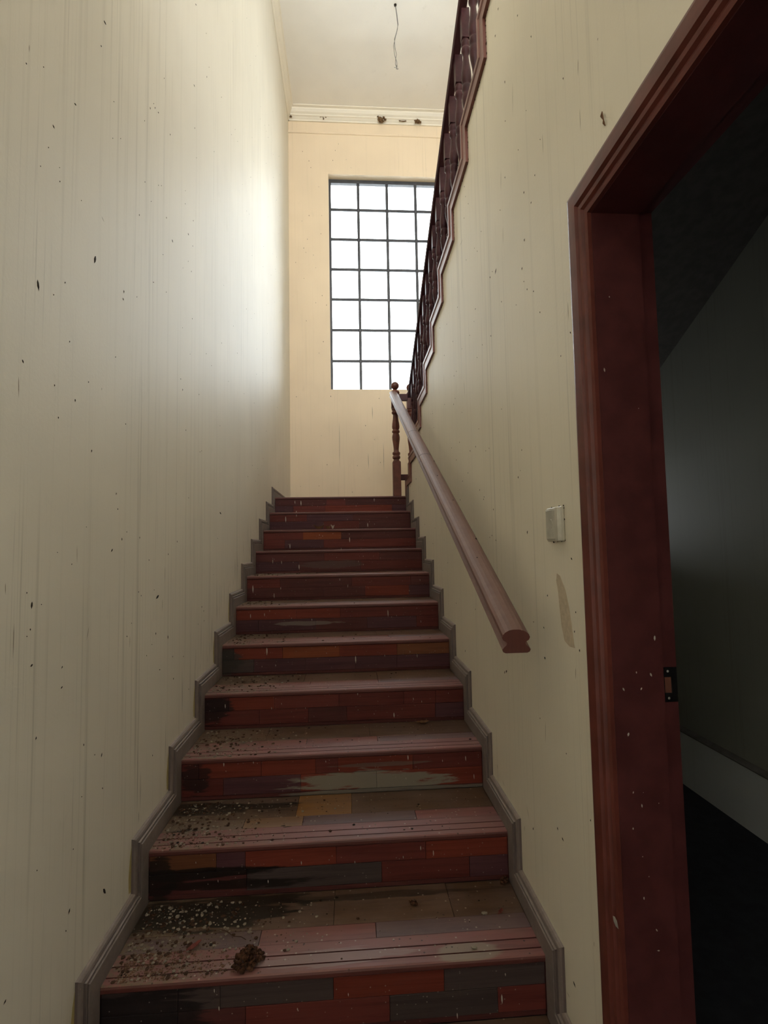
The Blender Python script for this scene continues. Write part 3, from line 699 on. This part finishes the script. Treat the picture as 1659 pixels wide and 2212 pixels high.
# ------------------------------------------------------------------ upper balustrade on the stepped wall
BX = 1.304
balus = tag(empty('upper_balustrade', (BX, 0.0, 0.0)), 'dark red turned-baluster railing rising along the stepped top of the right wall', 'balustrade')
BO = Vector(balus.location)
newel(balus, BO, BX, 0.105)
zr_ = lambda y: 1.000 - SL * y
RP = [(x * 0.55 - 0.0125, z * 1.05) for x, z in RP]
bm = bmesh.new(); rail(bm, BX, 0.07, zr_(0.07), -4.1, zr_(-4.1)); rput('handrail', bm, 'balu', balus, BO)
bm = bmesh.new(); box(bm, NX + 0.03, BX - 0.03, 0.058, 0.100, 0.940, 1.005, bev=0.004); rput('landing_rail', bm, 'maroon', railing, RO)
bm = bmesh.new(); box(bm, NX + 0.03, BX - 0.03, 0.062, 0.096, 0.160, 0.215, bev=0.004); rput('landing_rail', bm, 'maroon', railing, RO)
BP = [(0.019, 0.30), (0.014, 0.315), (0.021, 0.325), (0.0215, 0.335), (0.014, 0.345), (0.0125, 0.37), (0.014, 0.40), (0.022, 0.445), (0.0255, 0.475), (0.0245, 0.500), (0.019, 0.514),
      (0.0225, 0.520), (0.0240, 0.536), (0.022, 0.551), (0.018, 0.556), (0.0225, 0.562), (0.0255, 0.590), (0.0245, 0.620), (0.018, 0.665), (0.0145, 0.700),
      (0.015, 0.718), (0.021, 0.726), (0.0225, 0.738), (0.0205, 0.750), (0.0175, 0.755), (0.021, 0.760), (0.0225, 0.773), (0.021, 0.786), (0.017, 0.792), (0.019, 0.800)]
bm = bmesh.new()
BP = [(r, z + 0.060) for r, z in BP]
lathe(bm, BP, 14)
bh = 0.020
loft(bm, [[(-bh, -bh, 0.855), (bh, -bh, 0.855), (bh, bh, 0.855), (-bh, bh, 0.855)],
          [(-bh, -bh, 1.000 + SL * bh + 0.004), (bh, -bh, 1.000 + SL * bh + 0.004), (bh, bh, 1.000 - SL * bh + 0.004), (-bh, bh, 1.000 - SL * bh + 0.004)]])
box(bm, -bh, bh, -bh, bh, 0.08, 0.362)
mb = mesh(bm); mb.materials.append(M['balu'])
for p in mb.polygons:
    p.use_smooth = len(p.vertices) == 4 and p.area < 0.0004
for i in range(24):
    y = -0.118 - 0.16675 * i
    o = link('baluster', mb, None, balus); o.location = Vector((BX, y, -SL * y)) - BO
KX0, KX1 = XR - 0.013, XR + 0.112
KP = [(KX0, 0.0), (KX0 + 0.001, 0.052), (KX0 - 0.004, 0.058), (KX0 - 0.004, 0.078), (KX0 - 0.001, 0.080), (KX1, 0.080), (KX1, 0.058), (XR + 0.001, 0.056), (XR + 0.001, 0.0)]
bm = bmesh.new(); loft(bm, [[(x, ky(0) + w, kz(0) + w) for x, w in KP], [(x, ky(-1) + w, kz(0) + w) for x, w in KP]]); kh = mesh(bm)
bm = bmesh.new(); loft(bm, [[(x, ky(0) + w, kz(0) + w) for x, w in KP], [(x, ky(0) + w, kz(1) + w) for x, w in KP]]); kv = mesh(bm)
for me in (kh, kv):
    me.materials.append(M['kerb'])
for q in range(0, 12):
    d = Vector((0, -0.3335 * q, 0.165 * q))
    link('kerb_board', kh, None, balus).location = d - BO
    link('kerb_board', kv, None, balus).location = d - BO
bm = bmesh.new(); loft(bm, [[(x, ky(-1) + w, kz(0) + w) for x, w in KP], [(x, ky(-1) + w, 0.0) for x, w in KP]]); rput('kerb_board', bm, 'kerb', balus, BO)

# ragged plaster along the lower edge of the kerb boards
bm = bmesh.new()
rg = random.Random(11)
for q in range(0, 11):
    for i in range(26):
        f = rg.random()
        if rg.random() < 0.5:
            y, z = ky(q) + 0.3335 * f, kz(q) - 0.002
        else:
            y, z = ky(q) - 0.002, kz(q) + 0.165 * f
        lump(bm, (XR - 0.001, y, z), rg.uniform(0.0012, 0.0032), q * 50 + i, 0.4, 1, (0.6, 1.2, 1.2))
stuff(link('ragged_plaster', mesh(bm), 'crumb_dark', wall_right))

# ------------------------------------------------------------------ switch plate on the right wall
sw = tag(empty('wall_switch', (XR, -3.503, -0.428)), 'cream painted blank switch plate on the right wall beside the doorway', 'switch')
bm = bmesh.new(); box(bm, -0.010, 0.0, -0.052, 0.052, -0.046, 0.046, bev=0.003); link('back_plate', mesh(bm), 'switch', sw)
bm = bmesh.new(); prism(bm, [(-0.010, -0.050), (-0.019, -0.047), (-0.017, -0.026), (-0.010, -0.024)], 'z', -0.044, 0.043); link('side_strip', mesh(bm), 'switch', sw)
bm = bmesh.new(); box(bm, -0.0125, -0.009, -0.020, 0.048, -0.040, 0.040, bev=0.001); link('cover', mesh(bm), 'switch_grey', sw)
bm = bmesh.new(); tube(bm, [(-0.012, 0.012 - 0.008 * math.sin(a), 0.002 + 0.011 * math.cos(a)) for a in [math.pi * q / 7 for q in range(8)]], 0.0018); link('hook', mesh(bm), 'switch', sw, True)
bm = bmesh.new(); rg = random.Random(5)
for i in range(16):
    e = rg.random() * 0.1 - 0.05
    p = [(-0.052, e * 0.9), (e, 0.047), (e, -0.047), (0.053, e * 0.9)][i % 4]
    lump(bm, (-0.002, p[0], p[1]), rg.uniform(0.0012, 0.003), i, 0.4, 1, (0.5, 1, 1))
stuff(link('grime', mesh(bm), 'dropping', sw))

# ------------------------------------------------------------------ marks and droppings on walls, jamb and risers
def flecks(name, parent, mat, items, axis, at, wid, sgn, thick=0.0016):
    """each mark a small raised sliver lying on the face: axis 'x' -> (y, z) ends, axis 'y' -> (x, z) ends"""
    bm = bmesh.new()
    rg = random.Random(len(items))
    for (a0, b0, a1, b1) in items:
        va, vb = a1 - a0, b1 - b0
        L = math.hypot(va, vb) or 1e-4
        ua, ub = va / L, vb / L
        w = wid(L) * rg.uniform(0.8, 1.2)
        ring = []
        for f, g_ in ((0, 0), (0.25, 0.9), (0.6, 1.0), (1.0, 0.15), (0.6, -0.9), (0.25, -0.8)):
            ring.append((a0 + va * f - ub * w * g_, b0 + vb * f + ua * w * g_))
        mk = lambda p, t: (at + sgn * t, p[0], p[1]) if axis == 'x' else (p[0], at + sgn * t, p[1])
        vs0 = [bm.verts.new(mk(p, -0.0002)) for p in ring]
        c = (sum(p[0] for p in ring) / 6, sum(p[1] for p in ring) / 6)
        top = bm.verts.new(mk(c, min(thick, w)))
        for i in range(6):
            bm.faces.new((vs0[i], vs0[(i + 1) % 6], top))
        bm.faces.new(vs0[::-1])
    return stuff(link(name, mesh(bm), mat, parent))
rg = random.Random(21)
def rand_marks(n, y0, y1, z0f, z1, lo, hi):
    r = []
    while len(r) < n:
        y = rg.uniform(y0, y1); z = rg.uniform(z0f(y), z1)
        L = rg.uniform(lo, hi); a = rg.gauss(0, 0.25)
        r.append((y, z, y + L * math.sin(a), z - L * math.cos(a)))
    return r
pitch = lambda y: SL * min(y, 0) + 0.16
flecks('dropping', wall_left, 'dropping', DROP_L + rand_marks(150, -3.4, 1.35, pitch, 3.9, 0.004, 0.010), 'x', XL, lambda L: 0.0011 + L * 0.13, 1)
blk = []
for n in range(3, 10):
    for q in range(9 if 5 <= n <= 7 else 4):
        y = -n * G + rg.uniform(-0.08, 0.24); z = -n * H + DB + 0.012
        blk.append((y + rg.gauss(0, 0.004), z + rg.uniform(0.05, 0.34), y, z))
flecks('black_drip', wall_left, 'drip', blk, 'x', XL, lambda L: 0.0016, 1, 0.0004)
bm = bmesh.new()
for n in range(5, 12):
    y, z = -n * G - DA, -n * H + DB
    pts = [(y + 0.004, z - 0.01), (y - 0.010, z - 0.05), (y - 0.020, z - 0.11), (y - 0.016, z - 0.155), (y + 0.004, z - 0.16)]
    prism(bm, pts, 'x', XL - 0.001, XL + 0.0004)
stuff(link('yellow_stain', mesh(bm), 'yellow', wall_left))
flecks('drip_streak', wall_left, 'streak', STREAK_L, 'x', XL, lambda L: 0.0016, 1, 0.0004)
zig = lambda y: min(0.02 - SL * y, 1.7)
def rand_right(n):
    r = []
    while len(r) < n:
        y = rg.uniform(-3.65, -0.1); z = rg.uniform(pitch(y), zig(y))
        L = rg.uniform(0.004, 0.010)
        r.append((y, z, y + rg.gauss(0, 0.15) * L, z - L))
    return r
flecks('dropping', wall_right, 'dropping', DROP_R + rand_right(60), 'x', XR, lambda L: 0.0010 + L * 0.13, -1)
flecks('drip_streak', wall_right, 'streak', STREAK_R, 'x', XR, lambda L: 0.0016, -1, 0.0004)
flecks('dropping', wall_back, 'dropping', [(x, z, x, z - L) for x, z, L in [(rg.uniform(0.02, 1.1), rg.uniform(0.2, 4.7), rg.uniform(0.008, 0.02)) for _ in range(60)] if not (0.47 < x and 1.45 < z < 4.3)],
       'y', YB, lambda L: 0.002 + L * 0.1, -1)
flecks('drip_streak', wall_back, 'streak', [(0.93, 0.72, 0.935, 0.42), (0.58, 1.2, 0.58, 0.3), (0.99, 1.3, 0.99, 1.05), (1.12, 0.9, 1.12, 0.3)], 'y', YB, lambda L: 0.004, -1, 0.0004)
# small brown caterpillar case on the wall above the doorway
bm = bmesh.new()
tube(bm, [(XR - 0.003, -3.842, 0.449), (XR - 0.005, -3.843, 0.438), (XR - 0.003, -3.846, 0.427), (XR - 0.004, -3.848, 0.418), (XR - 0.002, -3.850, 0.410)], [0.001, 0.0032, 0.0012, 0.0026, 0.0008])
tag(link('bagworm_case', mesh(bm), 'leaf', None, True), 'thin brown insect case stuck to the right wall above the door frame', 'insect case')
# bare strip of render under the switch
bm = bmesh.new()
pts = [(-3.488, -0.560), (-3.508, -0.566), (-3.538, -0.60), (-3.556, -0.64), (-3.570, -0.69), (-3.580, -0.735), (-3.582, -0.742), (-3.552, -0.744), (-3.522, -0.735), (-3.506, -0.70), (-3.497, -0.65), (-3.492, -0.61), (-3.482, -0.58)]
prism(bm, pts, 'x', XR - 0.0006, XR + 0.001)
link('bare_patch', mesh(bm), 'patch', wall_right)
flecks('white_dropping', door, 'white', [(a - ox, b - oz, c_ - ox, d - oz) for a, b, c_, d in FLECK_J], 'y', DY0 - 0.002 - oy, lambda L: 0.0009 + L * 0.12, -1, 0.001)
flecks('paint_chip', door, 'chip', [(a - oy, b - oz, c_ - oy, d - oz) for a, b, c_, d in CHIP_C[:1]], 'x', XR - 0.0225 - ox, lambda L: 0.010, -1, 0.0005)
for n, r in DRIP.items():
    ex = []
    for _ in range(7):
        x = rg.uniform(0.05, W - 0.05); z = -n * H - rg.uniform(0.02, 0.12); ex.append((x, z, z - rg.uniform(0.004, 0.014)))
    flecks('white_dropping', stair, 'white', [(x - SO.x, a - SO.z, x - SO.x + 0.0006, b - SO.z) for x, a, b in r + ex], 'y', -n * G + RS - 0.0009 - SO.y, lambda L: 0.0008 + L * 0.06, -1, 0.001)
# dark droppings along the handrail
bm = bmesh.new()
for y, s_, r in [(-1.36, 1, .004), (-2.05, 1, .005), (-2.60, 0.6, .005), (-2.95, 1, .005), (-0.95, 0.2, .003), (-1.7, -0.3, .003), (-2.3, 0.1, .003), (-3.1, -0.2, .003), (-0.7, 0.4, .003)]:
    lump(bm, (HX + 0.030 * s_, y, zb(y) + 0.052 + 0.010 * (1 - abs(s_))), r, int(-y * 100), 0.3, 1, (1, 2, 1))
me = mesh(bm); me.transform(Matrix.Translation(-RO)); stuff(link('dropping', me, 'dropping', railing))

# ------------------------------------------------------------------ ceiling wire, mud nests
wire = tag(empty('ceiling_wire', (1.23, 0.055, ZC)), 'loose thin electrical wires hanging from the white stairwell ceiling', 'wire')
bm = bmesh.new(); lathe(bm, [(0.012, -0.012), (0.014, 0.0)], 10); link('ceiling_hole', mesh(bm), 'dropping', wire)
Z0 = ZC
def wpts(l):
    return [(x - 1.23, y, z - Z0) for x, y, z in l]
bm = bmesh.new(); tube(bm, wpts([(1.23, 0, 5.065), (1.243, .01, 4.97), (1.252, .01, 4.86), (1.247, 0, 4.80), (1.222, -.01, 4.70), (1.204, 0, 4.62), (1.215, .01, 4.52), (1.232, 0, 4.45), (1.236, 0, 4.40), (1.226, 0, 4.365)]), 0.0028, 5)
link('wire_strand', mesh(bm), 'wire', wire, True)
bm = bmesh.new(); tube(bm, wpts([(1.233, 0.004, 5.065), (1.247, .0, 4.95), (1.255, .005, 4.86), (1.24, 0, 4.78), (1.214, 0, 4.69), (1.216, 0, 4.61), (1.232, .01, 4.54), (1.222, 0, 4.47), (1.219, 0, 4.42), (1.237, 0, 4.37), (1.25, 0, 4.368)]), 0.0028, 5)
link('wire_strand', mesh(bm), 'wire', wire, True)
bm = bmesh.new(); tube(bm, wpts([(1.205, 0, 4.385), (1.222, 0, 4.38), (1.228, 0, 4.41), (1.238, 0, 4.36)]), 0.0022, 5)
link('wire_strand', mesh(bm), 'wire', wire, True)

NESTS = [(0.020, 4.975, 0.016, 'tiny mud nest at the left end of the white cornice'),
         (0.420, 4.975, 0.020, 'broken crooked mud nest left on the cornice above the window'),
         (1.157, 4.975, 0.048, 'largest brown mud nest on the cornice above the window'),
         (1.440, 4.968, 0.034, 'thin flat mud nest on the cornice between two brown ones'),
         (1.630, 4.970, 0.042, 'brown cup-shaped mud nest on the cornice nearest the upper balustrade')]
for i, (x, z, r, lb) in enumerate(NESTS):
    bm = bmesh.new()
    rn = random.Random(i)
    if i in (0, 2, 4):
        lump(bm, (0, 0, 0), r * 0.85, i, 0.30, 2, (1, 0.6, 0.75 if i != 4 else 0.5))
        for q in range(9):
            lump(bm, (rn.gauss(0, r * 0.5), -r * 0.3, rn.gauss(0, r * 0.4)), r * rn.uniform(0.2, 0.4), q, 0.35, 1)
        if i == 4:
            lump(bm, (r * 0.8, 0, r * 0.7), r * 0.35, 9, 0.25, 1, (0.6, 0.7, 1.5)); lump(bm, (-r * 0.8, 0, r * 0.5), r * 0.35, 8, 0.25, 1, (0.7, 0.7, 1))
        if i == 2:
            lump(bm, (-r * 0.7, 0, r * 0.7), r * 0.4, 9, 0.3, 1)
    elif i == 1:
        for a, b in ((-1.4, 0.5), (-0.6, 0.7), (0.2, 0.6), (0.5, -0.2), (0.5, -0.9), (2.0, 0.4)):
            lump(bm, (a * r, 0, b * r), r * 0.42, int(a * 10), 0.3, 1, (1, 0.6, 0.9))
    else:
        for a in (-1.5, -0.9, -0.2, 0.5, 1.1, 1.6):
            lump(bm, (a * r * 0.75, 0, abs(a) * r * 0.12), r * 0.33, int(a * 10), 0.3, 1, (1, 0.6, 0.7))
    o = link('mud_nest', mesh(bm), 'mud'); o.location = (x, YB - 0.045, z)
    tag(o, lb, 'nest', 'mud nests on the cornice')

# ------------------------------------------------------------------ litter on the steps
rg = random.Random(77)
clump = bmesh.new()
for i in range(130):
    a = rg.random() * 6.28; r = rg.random() ** 0.5
    x, y = 0.040 * r * math.cos(a), 0.036 * r * math.sin(a)
    lump(clump, (x + 0.012 * y / 0.04, y, 0.006 + 0.040 * (1 - r * r) * rg.random()), rg.uniform(0.0035, 0.0075), i, 0.4, 1)
o = link('fallen_nest', mesh(clump), 'clump'); o.location = (0.383, -3.290, -10 * H)
tag(o, 'crumbly dark brown fallen nest lying on the nosing of the nearest full step', 'nest')
def small_clump(loc, r, n, label, mat='clump', cat='debris'):
    bm = bmesh.new()
    for i in range(n):
        lump(bm, (rg.gauss(0, r * 0.5), rg.gauss(0, r * 0.5), r * 0.3 + rg.random() * r * 0.5), r * rg.uniform(0.3, 0.5), i, 0.35, 1)
    o = link('debris_clump', mesh(bm), mat); o.location = loc
    return tag(o, label, cat)
small_clump((0.872, -3.10, -10 * H), 0.012, 9, 'small dark clump alone in the middle of the nearest full step')
small_clump((1.205, -3.02, -10 * H), 0.016, 10, 'dark clump in the back right corner of the nearest full step')
def leaf(loc, L, wd, rot, label, mat='leaf', curl=0.25, name='dry_leaf', cat='leaf'):
    bm = bmesh.new()
    n = 6
    pr = []
    for i in range(n + 1):
        t = i / n; w = wd * math.sin(math.pi * min(max(t, 0.06), 0.97)) ** 0.8
        z = 0.003 + curl * L * (t - 0.5) ** 2 + 0.002 * (i % 2)
        pr.append(((t - 0.5) * L, w, z))
    rings = [[(x, -w, z + curl * w), (x, 0, z), (x, w, z + curl * w), (x, w, z + curl * w + 0.0008), (x, 0, z + 0.0008), (x, -w, z + curl * w + 0.0008)] for x, w, z in pr]
    loft(bm, rings)
    tube(bm, [(-L * 0.5, 0, pr[0][2]), (-L * 0.68, 0.003, pr[0][2] + 0.003)], 0.0008, 4)
    o = link(name, mesh(bm), mat); o.location = loc; o.rotation_euler = (0, 0, rot)
    return tag(o, label, cat)
leaf((0.44, -0.640, -2 * H), 0.085, 0.013, 0.1, 'curled brown leaf left of the white feather on an upper step', curl=1.5)
leaf((0.515, -0.645, -2 * H), 0.05, 0.010, -0.4, 'smaller brown leaf touching the white feather on an upper step', curl=1.9)
leaf((0.552, -0.640, -2 * H), 0.030, 0.006, 0.5, 'white feather scrap beside curled brown leaves on an upper step', 'white', 4.0, 'feather', 'feather')
leaf((1.02, -8 * G + 0.30, -8 * H), 0.06, 0.014, 0.15, 'dead brown leaf lying near the right end of a mid-flight tread, against the riser', curl=0.6)
leaf((0.213, -3.225, -10 * H), 0.05, 0.009, 0.9, 'small dull red leaf left of the fallen brown nest', 'red_leaf', 0.6)
leaf((1.149, -3.165, -10 * H), 0.03, 0.006, 0.9, 'tiny red leaf scrap on the right side of the nearest full step', 'red_leaf', 0.6)
def chipo(loc, r, label, seed):
    bm = bmesh.new(); lump(bm, (0, 0, r * 0.35), r, seed, 0.25, 1, (1.2, 0.9, 0.4))
    o = link('plaster_chip', mesh(bm), 'crumb_light'); o.location = loc
    return tag(o, label, 'chip')
chipo((1.096, -3.160, -10 * H), 0.009, 'pale plaster chip beside the tiny red leaf scrap', 1)
chipo((1.03, -3.297, -10 * H), 0.008, 'pale plaster chip on the grooved nosing of the nearest full step', 2)
bm = bmesh.new(); tube(bm, [(0, 0, 0.003), (0.025, -0.018, 0.008), (0.05, -0.035, 0.004), (0.075, -0.05, 0.012), (0.09, -0.052, 0.004)], 0.0011, 5)
o = link('twig', mesh(bm), 'crumb_dark'); o.location = (0.270, -3.155, -10 * H)
tag(o, 'thin dark twig behind the fallen brown nest', 'twig')

def scatter(name, mat, label, n, fx, seed, lo, hi, steps):
    bm = bmesh.new(); r = random.Random(seed)
    for i in range(n):
        st = r.choices([s for s, w in steps], [w for s, w in steps])[0]
        x, y = fx(r, st)
        q = lo + (hi - lo) * r.random() ** 2.5
        d = bmesh.ops.create_icosphere(bm, subdivisions=1, radius=q) if q > 0.0045 else None
        if d:
            for v in d['verts']:
                v.co = Vector((v.co.x * r.uniform(0.7, 1.4), v.co.y * r.uniform(0.7, 1.3), v.co.z * 0.5)) + Vector((x, y, -st * H + q * 0.3))
        else:
            c = [bm.verts.new((x + q * math.cos(a + i) * r.uniform(.6, 1.3), y + q * math.sin(a + i) * r.uniform(.6, 1.3), -st * H - 0.0002)) for a in (0, 1.6, 3.1, 4.7)]
            t = bm.verts.new((x, y, -st * H + q * 0.6))
            for a in range(4):
                bm.faces.new((c[a], c[(a + 1) % 4], t))
            bm.faces.new(c[::-1])
    o = stuff(link(name, mesh(bm), mat))
    o['label'] = label; o['category'] = 'debris'
    return o
def left_pile(r, st):
    return min(abs(r.gauss(0, 0.20)) + 0.012, 1.2), -st * G + 0.012 + r.random() * (G - 0.03)
def anywhere(r, st):
    return r.uniform(0.02, W - 0.02), -st * G + 0.01 + (r.random() ** 0.7) * (G - 0.03)
ST = [(10, 6), (9, 4), (8, 3), (7, 2), (6, 1.6), (5, 1), (4, 0.8), (11, 2)]
scatter('plaster_crumbs', 'crumb_light', 'pale plaster crumbs heaped along the left end of the steps', 1900, left_pile, 1, 0.0010, 0.0062, ST)
scatter('wood_crumbs', 'crumb_dark', 'dark rotten wood crumbs scattered along the left end of the steps', 2200, left_pile, 2, 0.0010, 0.0068, ST)
scatter('rust_brown_crumbs', 'crumb_brown', 'rust-brown crumbs lying on the front left of the nearest full step', 1100, lambda r, st: (0.03 + abs(r.gauss(0, 0.14)), -st * G + 0.01 + r.random() * 0.10), 3, 0.0012, 0.0050, [(10, 8), (9, 1)])
scatter('fine_grit', 'crumb_light', 'sparse pale grit sprinkled over the treads', 260, anywhere, 4, 0.0015, 0.004, [(10, 4), (9, 4), (8, 3), (7, 2), (6, 1), (5, 1), (11, 2)])
scatter('dark_grit', 'dropping', 'sparse dark droppings sprinkled over the treads', 240, anywhere, 5, 0.0015, 0.0055, [(10, 4), (9, 4), (8, 4), (7, 3), (6, 2), (5, 1), (4, 1), (11, 2)])
# eaten-away holes in the front row of boards, one step above the nearest full step
bm = bmesh.new(); r = random.Random(9)
for i in range(26):
    x = r.choice([r.gauss(0.42, 0.05), r.gauss(0.56, 0.035), r.gauss(0.06, 0.04)])
    y = -9 * G + 0.130 + r.gauss(0, 0.010) + (0.0 if x > 0.2 else -0.02)
    lump(bm, (x, y, -9 * H - 0.0005), r.uniform(0.004, 0.010), i, 0.4, 1, (1.8, 0.6, 0.12))
stuff(put('rot_hole', bm, 'dropping', stair))
